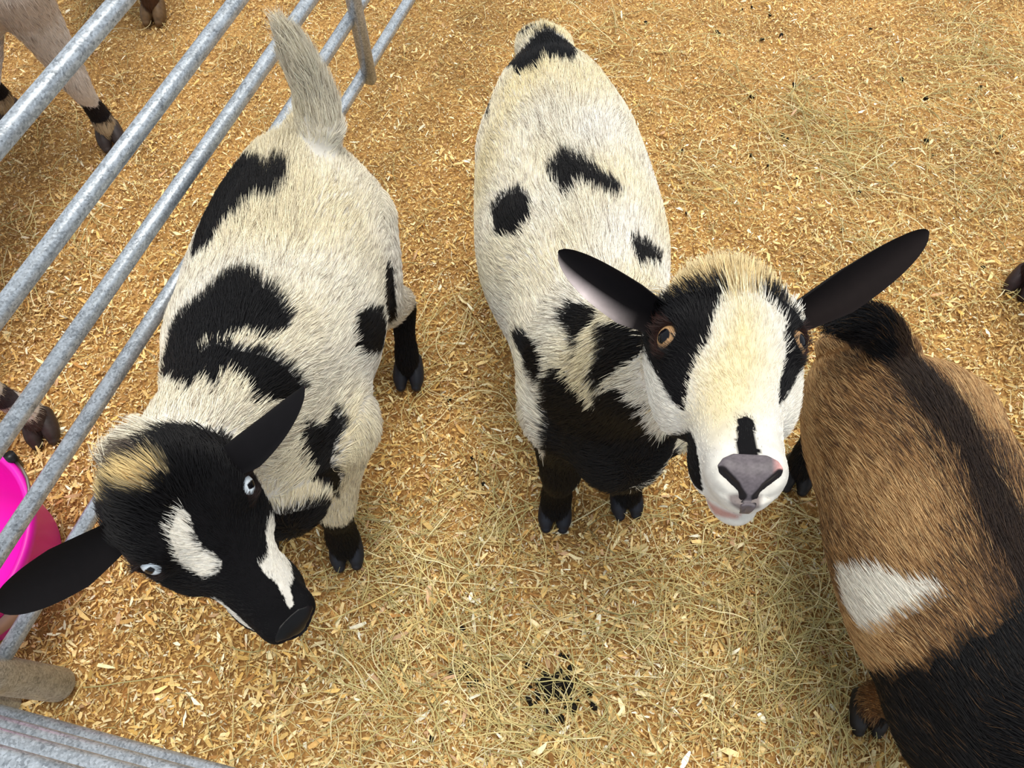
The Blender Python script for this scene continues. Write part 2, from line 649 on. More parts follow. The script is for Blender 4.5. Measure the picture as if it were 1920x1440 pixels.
def spline(nodes, per=10):
    """Catmull-Rom through rows of numbers"""
    P = np.asarray(nodes, float)
    n = len(P)
    out = []
    for i in range(n - 1):
        p0, p1, p2, p3 = P[max(i - 1, 0)], P[i], P[i + 1], P[min(i + 2, n - 1)]
        for t in np.arange(per) / per:
            out.append(.5 * (2 * p1 + (p2 - p0) * t + (2 * p0 - 5 * p1 + 4 * p2 - p3) * t * t + (3 * p1 - p0 - 3 * p2 + p3) * t ** 3))
    out.append(P[-1])
    return np.array(out)


class Loft:
    """a body, neck, leg or tail: rows of x y z, half width, half height above, half height below"""

    def __init__(self, nodes, up=(0, 0, 1), per=10):
        S = spline(nodes, per)
        self.c, self.r = S[:, :3], np.maximum(S[:, 3:6], .002)
        t = np.gradient(self.c, axis=0)
        self.t = t / np.linalg.norm(t, axis=1, keepdims=True)
        u = np.asarray(up, float)[None] - (self.t @ np.asarray(up, float))[:, None] * self.t
        self.u = u / np.maximum(np.linalg.norm(u, axis=1, keepdims=True), 1e-6)
        self.s = np.cross(self.t, self.u)
        self.seg = np.linalg.norm(np.diff(self.c, axis=0), axis=1).mean()

    def box(self, pad):
        r = self.r.max(1)[:, None] + pad
        return (self.c - r).min(0), (self.c + r).max(0)

    def __call__(self, g):
        c = self.c.astype(np.float32)
        d2 = (c * c).sum(1)[None] - 2 * g @ c.T
        i = np.argmin(d2, 1)
        rel = g - c[i]
        ax = (rel * self.t[i]).sum(1)
        n = len(c)
        # slide along the axis towards the neighbour, so that rings do not show
        f = np.clip(ax / self.seg, -.5, .5)
        j = np.clip(i + np.sign(f).astype(int), 0, n - 1)
        w = np.abs(f)[:, None].astype(np.float32)
        w[j == i] = 0
        C = c[i] * (1 - w) + c[j] * w
        R = self.r[i] * (1 - w) + self.r[j] * w
        T = self.t[i] * (1 - w) + self.t[j] * w
        U = self.u[i] * (1 - w) + self.u[j] * w
        S = self.s[i] * (1 - w) + self.s[j] * w
        rel = g - C
        l = (rel * S).sum(1)
        u = (rel * U).sum(1)
        x = (rel * T).sum(1)
        b = np.where(u > 0, R[:, 1], R[:, 2])
        a = R[:, 0]
        e = np.minimum(a, b)
        k0 = np.sqrt((l / a) ** 2 + (u / b) ** 2 + (x / e) ** 2)
        k1 = np.sqrt((l / a ** 2) ** 2 + (u / b ** 2) ** 2 + (x / e ** 2) ** 2)
        return (k0 * (k0 - 1) / np.maximum(k1, 1e-6)).astype(np.float32)


def ellipsoid(c, r, R=None):
    c, r = np.asarray(c, np.float32), np.asarray(r, np.float32)

    def f(g):
        p = g - c
        if R is not None:
            p = p @ R.astype(np.float32)
        k0 = np.sqrt(((p / r) ** 2).sum(1))
        k1 = np.sqrt(((p / r ** 2) ** 2).sum(1))
        return k0 * (k0 - 1) / np.maximum(k1, 1e-6)
    return f


def capsule(a, b, ra, rb):
    a, b = np.asarray(a, np.float32), np.asarray(b, np.float32)
    ab = b - a

    def f(g):
        p = g - a
        t = np.clip(p @ ab / (ab @ ab), 0, 1)
        return np.linalg.norm(p - t[:, None] * ab, axis=1) - (ra + (rb - ra) * t)
    return f


class Frame:
    """a head's own axes: x to its left in a front view, y to the nose, z up out of the forehead"""

    def __init__(self, o, x, y):
        self.o = np.asarray(o, float)
        self.y = unit(y)
        self.x = unit(np.asarray(x) - (np.asarray(x) @ self.y) * self.y)
        self.z = np.cross(self.x, self.y)
        self.R = np.stack([self.x, self.y, self.z], 1)

    def w(self, *p):
        return self.o + self.R @ np.asarray(p, float)

    def local(self, p):
        return (p - self.o) @ self.R


HEAD = [  # y, centre z, half width, above, below
    (-.076, -.016, .024, .018, .028), (-.058, -.013, .043, .036, .048), (-.034, -.012, .0550, .048, .062), (-.008, -.013, .0545, .045, .068),
    (.022, -.015, .0460, .038, .062), (.052, -.017, .0385, .031, .053), (.080, -.018, .0330, .027, .046), (.106, -.019, .0300, .025, .040),
    (.127, -.021, .0245, .020, .030)]
LOOK = unit((.76, .34, .55))


def add_head(F_, fr, s=1.0):
    nodes = [np.r_[fr.w(0, y * s, z * s), a * s, bt * s, bb * s] for y, z, a, bt, bb in HEAD]
    L = Loft(nodes, up=fr.z, per=8)
    F_.apply(L, *L.box(.05), .035)

    def add(p, r, k, sub=False, R=None):
        c = fr.w(*(np.array(p) * s))
        r = np.array(r) * s
        F_.apply(ellipsoid(c, r, fr.R if R is None else fr.R @ R), c - r.max() - .03, c + r.max() + .03, k * s, sub)

    def cap(p, q, ra, rb, k, sub=False):
        a, b = fr.w(*(np.array(p) * s)), fr.w(*(np.array(q) * s))
        m = max(ra, rb) * s + .025
        F_.apply(capsule(a, b, ra * s, rb * s), np.minimum(a, b) - m, np.maximum(a, b) + m, k * s, sub)
    for sx in (1, -1):
        out = LOOK * np.array([sx, 1, 1])
        fwd = unit(np.array([0, 1, 0]) - out[1] * out)
        up = np.cross(out, fwd)
        R = np.stack([up, fwd, out], 1)
        add((sx * .036, -.010, .014), (.021, .026, .019), .018)               # brow
        add((sx * .040, .012, -.040), (.017, .040, .030), .03)                # cheek
        add((sx * .022, .100, -.040), (.013, .026, .014), .016)               # upper lip
        add((sx * .0165, .126, -.014), (.012, .015, .014), .010)              # nostril wing
        add((sx * .0460, .004, .008), (.0158, .0158, .0158), .010)            # lids round the eyeball
        add(np.array([sx * .0460, .004, .008]) + out * .0125, (.0134, .0092, .0088), .004, True, R)   # eye opening
        cap((sx * .0065, .149, -.019), (sx * .0115, .1465, -.0115), .0034, .0048, .002, True)
        cap((sx * .0115, .1465, -.0115), (sx * .0200, .139, -.0055), .0048, .0030, .002, True)
        cap((sx * .004, .142, -.050), (sx * .026, .104, -.056), .0019, .0022, .003, True)  # mouth line
    add((0, .106, -.064), (.020, .028, .014), .012)                           # chin
    add((0, -.050, .018), (.030, .022, .022), .03)                            # poll
    cap((0, .154, -.022), (0, .144, -.046), .0020, .0018, .003, True)          # cleft under the nose
    return L


def nose(fr, s, col, pink, parent):
    """the bare nose pad with both nostrils and the cleft"""
    c = np.array([fr.w(x * s, y * s, z * s) for x in (-.03, .03) for y in (.115, .165) for z in (-.06, .015)])
    f = Field(c.min(0), c.max(0), .0009)
    add_head(f, fr, s)
    g = np.stack(np.meshgrid(*[f.lo[i] + f.vox * np.arange(f.n[i]) for i in range(3)], indexing='ij'), -1).reshape(-1, 3)
    loc = fr.local(g) / s
    t = (loc[:, 1] - .126) - .9 * loc[:, 2]
    w = np.interp(t, [-.002, .004, .011, .018, .026, .034, .050, .056], [.010, .0190, .0225, .0215, .0145, .0075, .0050, .003])
    d = f.a.ravel()
    d = np.maximum.reduce([d - .0007, -(d + .004), (np.abs(loc[:, 0]) - w) * .7 * s, (-.001 - t) * .8 * s, (t - .055) * .8 * s])
    f.a = d.reshape(f.a.shape).astype(np.float32)
    v, q = f.mesh()
    e = np.concatenate([q[:, [0, 1]], q[:, [1, 2]], q[:, [2, 3]], q[:, [3, 0]]])
    deg = np.bincount(e.ravel(), minlength=len(v))[:, None]
    for _ in range(3):
        acc = np.stack([np.bincount(e[:, 0], v[e[:, 1], x], len(v)) + np.bincount(e[:, 1], v[e[:, 0], x], len(v)) for x in range(3)], 1) / np.maximum(deg, 1)
        v = v * .5 + acc * .5
    loc = fr.local(v) / s
    c = np.tile(col, (len(v), 1)) * (1 + .18 * noise3(v, 700, 5))[:, None]
    rim = np.clip((np.abs(loc[:, 0]) - .014) / .006, 0, 1)[:, None] * np.clip((loc[:, 0] < 0) * 1.0, 0, 1)[:, None]
    c = c * (1 - rim) + pink * rim
    for sx in (1, -1):
        for p_, q_, r_ in (((sx * .0065, .149, -.019), (sx * .0115, .1465, -.0115), .0044), ((sx * .0115, .1465, -.0115), (sx * .0200, .139, -.0055), .0044)):
            k = np.clip((.0016 - capsule(p_, q_, r_, r_ * .9)(loc)) / .0012, 0, 1)[:, None]
            c = c * (1 - k) + lin((22, 15, 17)) * k
    mesh_obj('nose', v, q, M_NOSE, parent, color=c)


def eye(fr, sx, iris, parent, s=1.0, pup=.26):
    c = fr.w(sx * .0460 * s, .004 * s, .008 * s)
    r = .0136 * s
    out = unit(fr.R @ (LOOK * np.array([sx, 1, 1])))
    hor = unit(fr.y - (fr.y @ out) * out)
    hor, ver = np.cross(out, hor), hor        # the slit runs from the nose side of the eye up to its ear side
    nu, nv = 64, 40
    VV, CC, FF = [], [], []
    for j in range(nv + 1):
        th = math.pi * j / nv
        for i in range(nu):
            ph = 2 * math.pi * i / nu
            u, v, w = math.sin(th) * math.cos(ph), math.sin(th) * math.sin(ph), math.cos(th)
            VV.append(c + r * (u * hor + v * ver + w * out))
            ang = math.degrees(th)
            if (abs(u) / .50) ** 3 + (abs(v) / pup) ** 3 < 1 and w > 0:
                col = (.004, .004, .006)
            elif ang < 52:
                col = iris * (1 if ang < 46 else .35)
            else:
                col = np.array([.05, .025, .018])
            CC.append(col)
    for j in range(nv):
        for i in range(nu):
            FF.append((j * nu + i, (j + 1) * nu + i, (j + 1) * nu + (i + 1) % nu, j * nu + (i + 1) % nu))
    return mesh_obj('eye', VV, FF, M_EYE, parent, color=np.array(CC))


def ear(base, tip, face, width, parent, outer, inner, bend=.0, cup=.55, base_w=.5, pale=None):
    """a leaf-shaped ear cupped towards face"""
    base, tip = np.asarray(base), np.asarray(tip)
    e = tip - base
    Ln = np.linalg.norm(e)
    e = e / Ln
    N = unit(np.asarray(face) - (np.asarray(face) @ e) * e)
    w = np.cross(e, N)
    nu, nv = 34, 17
    VV, CC = [], []
    for side in (0, 1):
        for i in range(nu + 1):
            u = i / nu
            hw = width * (base_w + (1 - base_w) * min(1, u / .38) ** .8) * max(0.0, 1 - max(0, (u - .34) / .66) ** 2.6) ** .56
            hw = max(hw, .0012)
            th = .0036 * (1 - .6 * u)
            for j in range(nv + 1):
                v = j / nv * 2 - 1
                cu = cup * (1 - .55 * u) * hw * (v * v * 1.1)
                p = base + e * (Ln * u) + w * (hw * v * (1 - .18 * cup * v * v)) + N * (cu + bend * Ln * (u * u))
                edge = math.sqrt(max(0.0, 1 - v ** 8))
                p = p + N * (th * .5 * edge * (1 if side == 0 else -1))
                VV.append(p)
                if side == 0:
                    c = np.array(inner, float)
                    if pale is not None:
                        m = max(0.0, min(1.0, (pale[3] * v - pale[1]) * 2.2)) * max(0, 1 - abs(u - pale[2]) * 2.4)
                        c = c * (1 - m) + np.array(pale[0]) * m
                else:
                    c = np.array(outer, float)
                CC.append(c)
    FF = []
    w_ = nv + 1
    off = (nu + 1) * w_
    for i in range(nu):
        for j in range(nv):
            a = i * w_ + j
            FF.append((a, a + 1, a + w_ + 1, a + w_))
            FF.append((off + a, off + a + w_, off + a + w_ + 1, off + a + 1))
    for i in range(nu):
        for j in (0, nv):
            a = i * w_ + j
            q = (a, a + w_, off + a + w_, off + a)
            FF.append(q if j == 0 else q[::-1])
    for j in range(nv):
        for i in (0, nu):
            a = i * w_ + j
            q = (a, off + a, off + a + 1, a + 1)
            FF.append(q if i == 0 else q[::-1])
    o = mesh_obj('ear', VV, FF, M_COAT, parent, color=np.array(CC))
    return o, np.array(VV), np.array(CC), e


def hoof_mesh():
    f = Field((-.04, -.03, -.012), (.04, .06, .06), .0016)
    for sx in (1, -1):
        L = Loft([(sx * .0105, -.018, .020, .012, .014, .022), (sx * .0120, -.002, .015, .0135, .017, .022), (sx * .0135, .014, .009, .0125, .014, .016),
                  (sx * .0130, .025, .003, .0085, .009, .010)], per=8)
        f.apply(L, *L.box(.02), .003)
    f.a[:, :, :int(.004 / .0016)] = np.maximum(f.a[:, :, :int(.004 / .0016)], .003)
    p, q = f.mesh()
    me = bpy.data.meshes.new('hoof')
    me.from_pydata([tuple(v) for v in p], [], [tuple(int(k) for k in r) for r in q])
    me.polygons.foreach_set('use_smooth', np.ones(len(q), bool))
    return me, p


HOOF, HOOF_P = hoof_mesh()


def hoof(pos, fwd, col, parent, scale=1.0):
    me = HOOF.copy()
    a = me.attributes.new('coat', 'FLOAT_COLOR', 'POINT')
    c = np.ones((len(HOOF_P), 4), np.float32)
    c[:, :3] = col
    a.data.foreach_set('color', c.ravel())
    me.materials.append(M_HOOF)
    o = bpy.data.objects.new('hoof', me)
    o.location = Vector(pos)
    o.rotation_euler = (0, 0, math.atan2(fwd[1], fwd[0]) - math.pi / 2)
    o.scale = (scale,) * 3
    return link(o, parent)


def front_leg(foot, fwd, top, thick=1.0):
    f = unit(V(fwd[0], fwd[1], 0))
    foot, top = V(foot[0], foot[1], 0), np.asarray(top, float)
    ankle = foot - f * .016
    k = ankle * .75 + V(top[0], top[1], 0) * .25 + f * .008
    return [np.r_[top, [.062 * thick] * 3], np.r_[(top * .45 + np.r_[k[:2], .15] * .55) - f * .008, [.040 * thick] * 3], np.r_[k[:2], .145, [.0265 * thick] * 3],
            np.r_[(k * .5 + ankle * .5)[:2], .098, [.0205 * thick] * 3], np.r_[ankle[:2], .056, [.0225 * thick] * 3], np.r_[(ankle + f * .012)[:2], .028, [.0215 * thick] * 3]]


def hind_leg(foot, fwd, top, thick=1.0, hock_back=.05):
    f = unit(V(fwd[0], fwd[1], 0))
    foot, top = V(foot[0], foot[1], 0), np.asarray(top, float)
    ankle = foot - f * .016
    hock = ankle - f * hock_back
    st = top * .5 + V(ankle[0], ankle[1], .2) * .5 + f * .035
    return [np.r_[top, [.088 * thick] * 3], np.r_[st[:2], .225, [.058 * thick] * 3], np.r_[hock[:2], .150, [.027 * thick] * 3], np.r_[(hock * .45 + ankle * .55)[:2], .098, [.021 * thick] * 3],
            np.r_[ankle[:2], .054, [.0225 * thick] * 3], np.r_[(ankle + f * .012)[:2], .028, [.0215 * thick] * 3]]


WHITE, CREAM, BLACK = lin((252, 246, 234)), lin((246, 226, 178)), lin((11, 9, 12))


class Goat:
    def __init__(self, label, base, body, neck, legs, tail, head=None, head_scale=1.0, vox=.0025, extra=None, group=None):
        self.root = empty('goat', V(base[0], base[1], 0))
        tag(self.root, label, 'goat', group)
        self.body = Loft(body, per=12)
        self.neck = Loft(neck, up=(0, -.3, 1), per=10)
        self.legs = [Loft(l, up=(0, 1, 0), per=8) for l in legs]
        self.tail = Loft(tail, up=(0, -1, .3), per=8) if tail is not None else None
        parts = [self.body, self.neck] + self.legs + ([self.tail] if self.tail else [])
        lo = np.min([p.box(.03)[0] for p in parts], 0)
        hi = np.max([p.box(.03)[1] for p in parts], 0)
        if head is not None:
            for c in [(x, y, z) for x in (-.085, .085) for y in (-.11, .175) for z in (-.1, .07)]:
                q = head.w(*(np.array(c) * head_scale))
                lo, hi = np.minimum(lo, q), np.maximum(hi, q)
        f = Field(lo, hi, vox)
        f.apply(self.body, *self.body.box(.05), .03)
        f.apply(self.neck, *self.neck.box(.05), .07)
        for l in self.legs:
            f.apply(l, *l.box(.04), .035)
        if self.tail:
            f.apply(self.tail, *self.tail.box(.03), .03)
        for e in extra or []:
            f.apply(e, *e.box(.04), .04)
        self.fr, self.hs = head, head_scale
        self.hl = add_head(f, head, head_scale) if head is not None else None
        self.v, self.q = f.mesh()
        e = np.concatenate([self.q[:, [0, 1]], self.q[:, [1, 2]], self.q[:, [2, 3]], self.q[:, [3, 0]]])
        deg = np.bincount(e.ravel(), minlength=len(self.v))[:, None]
        keep = np.zeros(len(self.v), bool)
        if head is not None:
            lc = head.local(self.v) / head_scale
            keep = (lc[:, 1] > -.03) & (lc[:, 1] < .18) & (np.abs(lc[:, 0]) < .08) & (np.abs(lc[:, 2] + .02) < .08)
        for _ in range(10):
            acc = np.stack([np.bincount(e[:, 0], self.v[e[:, 1], x], len(self.v)) + np.bincount(e[:, 1], self.v[e[:, 0], x], len(self.v)) for x in range(3)], 1) / np.maximum(deg, 1)
            self.v = np.where(keep[:, None], self.v, self.v * .4 + acc * .6)
        # keep the largest piece only is not needed: everything is joined
        self.bvh = BVHTree.FromPolygons([tuple(p) for p in self.v], [tuple(int(k) for k in r) for r in self.q])
        a, b, c, d = (self.v[self.q[:, i]] for i in range(4))
        fn = np.cross(c - a, d - b)
        n = np.zeros_like(self.v)
        for i in range(4):
            np.add.at(n, self.q[:, i], fn)
        self.n = n / np.maximum(np.linalg.norm(n, axis=1, keepdims=True), 1e-12)
        if (self.n * (self.v - self.v.mean(0))).sum() < 0:
            self.n = -self.n
            self.q = self.q[:, ::-1].copy()
        self.col = np.tile(WHITE, (len(self.v), 1))
        self.on_head = np.zeros(len(self.v), bool)
        if head is not None:
            lc = head.local(self.v) / head_scale
            self.on_head = (lc[:, 1] > -.085) & (lc[:, 1] < .17) & (np.abs(lc[:, 0]) < .08) & (np.abs(lc[:, 2] + .015) < .08)
            hq = self.q[self.on_head[self.q].all(1)]
            self.bvh_head = BVHTree.FromPolygons([tuple(p) for p in self.v], [tuple(int(k) for k in r) for r in hq])

    def surf(self, px, py, head=False):
        """the point on the coat seen at a pixel of the photo, or the nearest one to that sight line"""
        d = Vector(unit(ray(px, py)))
        tree = self.bvh_head if head else self.bvh
        hit = tree.ray_cast(Vector((0, 0, H)), d)
        if hit[0] is not None:
            return np.array(hit[0]), np.array(hit[1]), True
        best = None
        for t in np.linspace(.5, 1.9, 29):
            q = tree.find_nearest(Vector((0, 0, H)) + d * t)
            if best is None or q[3] < best[3]:
                best = q
        return np.array(best[0]), np.array(best[1]), False

    def paint(self, loop, col, reach=.09, facing=-.15, wobble=.0, head=False, feather=.0):
        """colour the coat inside a loop lying on the surface"""
        pts = [self.surf(*p, head) for p in loop]
        P = np.array([p[0] for p in pts])
        n = unit(np.mean([unit(V(0, 0, H) - p[0]) if not p[2] else p[1] * np.sign(p[1] @ (V(0, 0, H) - p[0]) + 1e-9) for p in pts], 0) + .001)
        n = unit(n + unit(V(0, 0, H) - P.mean(0)))
        u = unit(np.cross(n, V(0.3, .1, 1)))
        w = np.cross(n, u)
        c = P.mean(0)
        L2 = np.stack([(P - c) @ u, (P - c) @ w], 1)
        rel = self.v - c
        x, y = rel @ u, rel @ w
        m = (np.abs(rel @ n) < reach) & (self.n @ n > facing) & (self.on_head if head else True)
        idx = np.nonzero(m)[0]
        x, y = x[idx], y[idx]
        if wobble:
            x = x + wobble * noise3(self.v[idx], 90, 3)
            y = y + wobble * noise3(self.v[idx], 90, 4)
        ins = np.zeros(len(idx), bool)
        k = len(L2)
        for i in range(k):
            x0, y0 = L2[i]
            x1, y1 = L2[(i + 1) % k]
            cr = ((y0 > y) != (y1 > y)) & (x < (x1 - x0) * (y - y0) / (y1 - y0 + 1e-12) + x0)
            ins ^= cr
        if not feather:
            self.col[idx[ins]] = col
            return
        dmin = np.full(len(idx), 9.0)
        for i in range(k):
            p0, p1 = L2[i], L2[(i + 1) % k]
            e = p1 - p0
            t = np.clip(((x - p0[0]) * e[0] + (y - p0[1]) * e[1]) / (e @ e + 1e-12), 0, 1)
            dmin = np.minimum(dmin, np.hypot(x - p0[0] - t * e[0], y - p0[1] - t * e[1]))
        w = np.clip(.5 + np.where(ins, dmin, -dmin) / feather, 0, 1)[:, None]
        self.col[idx] = self.col[idx] * (1 - w) + np.asarray(col) * w

    def finish(self, hair, fur_regions=None, seed=1, hair_w=1.0, agouti=None, cull=None):
        """make the mesh, then grow the coat"""
        self.obj = mesh_obj('body', self.v, self.q, M_COAT, self.root, color=self.col * .72)  # darkened under the hair: darker roots, and shade between hairs painted in
        if not hair:
            return
        r = np.random.default_rng(seed)
        a, b, c = (self.v[self.q[:, i]] for i in range(3))
        d = self.v[self.q[:, 3]]
        area = .5 * np.linalg.norm(np.cross(c - a, d - b), axis=1)
        wgt = area.copy()
        cen = (a + b + c + d) / 4
        if cull is not None:
            wgt *= cull(cen)
        # flow samples: position, radius, direction, length, lift, downward pull
        S = []
        for i in range(0, len(self.body.c), 2):
            S.append((self.body.c[i], self.body.r[i].mean(), -self.body.t[i] * self.flow, .021, .20, .42))
        for i in range(0, len(self.neck.c), 2):
            S.append((self.neck.c[i], self.neck.r[i].mean(), -self.neck.t[i], .024, .26, .35))
        for l in self.legs:
            for i in range(0, len(l.c), 2):
                h = l.c[i][2]
                S.append((l.c[i], l.r[i].mean(), l.t[i], (.014 if h < .075 else .010) if h < .16 else .016, .35, .0))
        if self.tail:
            for i in range(int(len(self.tail.c) * .3), len(self.tail.c), 2):
                S.append((self.tail.c[i], self.tail.r[i].mean(), self.tail.t[i], self.tail_len, .3, .0))
        if self.fr is not None:
            for i in range(len(self.hl.c)):
                y = self.fr.local(self.hl.c[i])[1] / self.hs
                ln = np.interp(y, [-.09, -.05, -.02, .02, .06, .10, .135], [.026, .021, .0125, .0095, .0070, .0045, .0020])
                S.append((self.hl.c[i], self.hl.r[i].mean(), -self.fr.y, ln, .42, .0))
        sp = np.array([s[0] for s in S])
        sr = np.array([s[1] for s in S])
        sd = np.array([s[2] for s in S])
        sl = np.array([s[3] for s in S])
        sli = np.array([s[4] for s in S])
        sdn = np.array([s[5] for s in S])
        # more, shorter hairs where the coat is short
        def nearest(p):
            out = np.empty(len(p), int)
            for i in range(0, len(p), 20000):
                q = p[i:i + 20000]
                out[i:i + 20000] = np.argmin(np.linalg.norm(q[:, None] - sp[None], axis=2) - sr[None], 1)
            return out
        ni = nearest(cen)
        wgt *= np.maximum(.021 / np.maximum(sl[ni], .004), .95) ** .75
        f = r.choice(len(wgt), hair, p=wgt / wgt.sum())
        u, v = r.random(hair)[:, None], r.random(hair)[:, None]
        root = (a[f] * (1 - u) + b[f] * u) * (1 - v) + (d[f] * (1 - u) + c[f] * u) * v
        qn = self.q[f]
        nrm = self.n[qn].mean(1)
        nrm /= np.linalg.norm(nrm, axis=1, keepdims=True)
        col = self.col[qn[np.arange(hair), r.integers(0, 4, hair)]]
        k = ni[f]
        L = sl[k] * r.uniform(.7, 1.25, hair)
        lift = sli[k] * r.uniform(.5, 1.6, hair)
        dr = sd[k].copy()
        # coat parts along the back and drops down the sides
        dr[:, 2] -= sdn[k] * (1 - np.clip(nrm[:, 2], 0, 1))
        out = nrm.copy()
        out[:, 2] = 0
        dr += out * (sdn[k] * .9)[:, None]
        if self.fr is not None:
            loc = self.fr.local(root) / self.hs
            on = (np.abs(loc[:, 0]) < .075) & (loc[:, 1] > -.09) & (loc[:, 1] < .15) & (loc[:, 2] > -.09)
            fan = np.clip(loc[:, 0] * 14, -1, 1)[:, None] * self.fr.x[None] * .6
            back = on & (loc[:, 1] < -.015) & (loc[:, 2] > -.02)
            L[back] *= self.poll
            lift = lift + np.where(back, .5 * (self.poll - 1), 0)
            dr[on & (sl[k] < .0205)] += fan[on & (sl[k] < .0205)]
        for ax in range(3):
            dr[:, ax] += self.mess * (.28 * noise3(root, 38, 30 + ax + seed) + .20 * noise3(root, 110, 40 + ax + seed))
        if self.tail:
            w = np.exp(-(np.linalg.norm(root - self.tail.c[3], axis=1) / .038) ** 2)[:, None]
            dr = dr * (1 - w) + self.tail.t[6] * w
            lift = lift + .5 * w[:, 0]
            L = L * (1 - .55 * w[:, 0])
        dr += r.normal(0, .16, dr.shape)
        dr -= (dr * nrm).sum(1, keepdims=True) * nrm
        dr /= np.maximum(np.linalg.norm(dr, axis=1, keepdims=True), 1e-6)
        if self.ridge:                                               # coarser, half-raised hair along the topline
            top = np.clip((nrm[:, 2] - .9) * 10, 0, 1) * (sdn[k] > .3)
            L *= 1 + self.ridge * top
            lift += .28 * self.ridge * top
        kk = 5
        t = np.linspace(0, 1, kk)
        pts = np.empty((hair, kk, 3))
        for i, s in enumerate(t):
            pts[:, i] = root - nrm * .001 + (dr * s + nrm * (lift * (s - .45 * s * s))[:, None]) * L[:, None]
        # locks: tips lean together in small cells
        cell = np.floor(root / .0075).astype(np.int64)
        key = cell[:, 0] * 73856093 ^ cell[:, 1] * 19349663 ^ cell[:, 2] * 83492791
        _, inv = np.unique(key, return_inverse=True)
        cnt = np.bincount(inv)
        tip = np.stack([np.bincount(inv, weights=pts[:, -1, x]) / cnt for x in range(3)], 1)[inv]
        rt = np.stack([np.bincount(inv, weights=root[:, x]) / cnt for x in range(3)], 1)[inv]
        ml = np.bincount(inv, weights=L)[inv] / cnt[inv]
        clump = self.clump * r.uniform(.3, 1.2, hair)
        tgt = rt + (tip - rt) * (L / ml)[:, None]
        for i, s in enumerate(t):
            w = (clump * s ** 1.5)[:, None]
            pts[:, i] = pts[:, i] * (1 - w) + (tgt * s + rt * (1 - s)) * w
        shade = r.uniform(.66, 1.12, hair)[:, None]
        if agouti is not None:
            col = agouti(root, col, r)
        else:
            lum = col.mean(1) * np.where((sl[k] < .0126) & (root[:, 2] > .4), 0, 1)
            tint = np.clip(.5 + .9 * noise3(root, 8, 50 + seed) + .5 * (nrm[:, 2] - .6), 0, 1)[:, None] * (lum > .3)[:, None]
            grey = (r.random(hair) < .10)[:, None] & (lum > .3)[:, None]
            col = np.where(grey, col * np.array([.42, .38, .36]), col)
            col = col * (1 - tint * self.tint * np.array([.04, .13, .42]))
        col = np.clip(col * shade, 0, 1)
        wid = .00030 * hair_w * np.clip(L / .016, .55, 1.25)
        rad = wid[:, None] * np.array([1, 1, .9, .65, .15])[None]
        o = curves_obj('fur', pts, rad, col, M_FUR, self.root)
        o['kind'] = 'stuff'

    flow, ridge, tail_len, mess, clump, tint, poll = 1.0, .5, .04, 1.0, .45, .9, 1.0


VOX, HAIR = .0023, 1.0


def dark_legs(g, z0, col, soft=.02):
    """stockings: the legs below z0 take one colour"""
    for l in g.legs:
        lo, hi = l.box(.012)
        m = ((g.v > lo) & (g.v < hi)).all(1) & (g.v[:, 2] < z0 + soft * noise3(g.v, 40, 9))
        d = l(g.v[m].astype(np.float32))
        idx = np.nonzero(m)[0][d < .012]
        g.col[idx] = col


def in_head(g):
    loc = g.fr.local(g.v) / g.hs
    return loc, (loc[:, 1] > -.085) & (loc[:, 1] < .17) & (np.abs(loc[:, 0]) < .08) & (loc[:, 2] > -.10) & (loc[:, 2] < .07)


# ------------------------------------------------------------------ the black-headed spotted goat by the fence
fr1 = Frame((-.304, .2075, .598), (-0.6801, -0.7313, 0.0510), (.6341, -.6219, -.4594))
foot_f = at(652, 1032)
foot_h = at(768, 702)
g = Goat('white goat with black spots, black head and blue eyes beside the steel fence', (-.35, .62), [
    (-.332, .905, .360, .045, .055, .08), (-.336, .87, .348, .090, .095, .12), (-.340, .79, .328, .126, .126, .14), (-.345, .70, .314, .148, .143, .15), (-.349, .60, .310, .154, .150, .15),
    (-.350, .51, .318, .142, .155, .145), (-.346, .44, .330, .116, .148, .135), (-.334, .38, .325, .092, .115, .12), (-.316, .33, .302, .062, .080, .095)],
    [(-.35, .52, .37, .105, .09, .10), (-.348, .44, .43, .085, .075, .09), (-.345, .36, .497, .066, .060, .07), (-.346, .295, .55, .054, .05, .056), np.r_[fr1.w(0, -.04, -.03), .044, .036, .042]],
    [front_leg(foot_f, (.15, -1), (-.262, .43, .30), 1.15), front_leg((-.43, .34), (0, -1), (-.43, .43, .30)), hind_leg(foot_h, (.0, -1), (-.268, .78, .31), .9), hind_leg((-.45, .74), (0, -1), (-.392, .78, .31), .86)],
    [np.r_[atd(598, 236, 1.165), [.036] * 3], np.r_[atd(588, 178, 1.135), [.026] * 3], np.r_[atd(562, 115, 1.09), [.020] * 3], np.r_[atd(540, 72, 1.06), [.011] * 3]],
    fr1, 1.05, VOX)
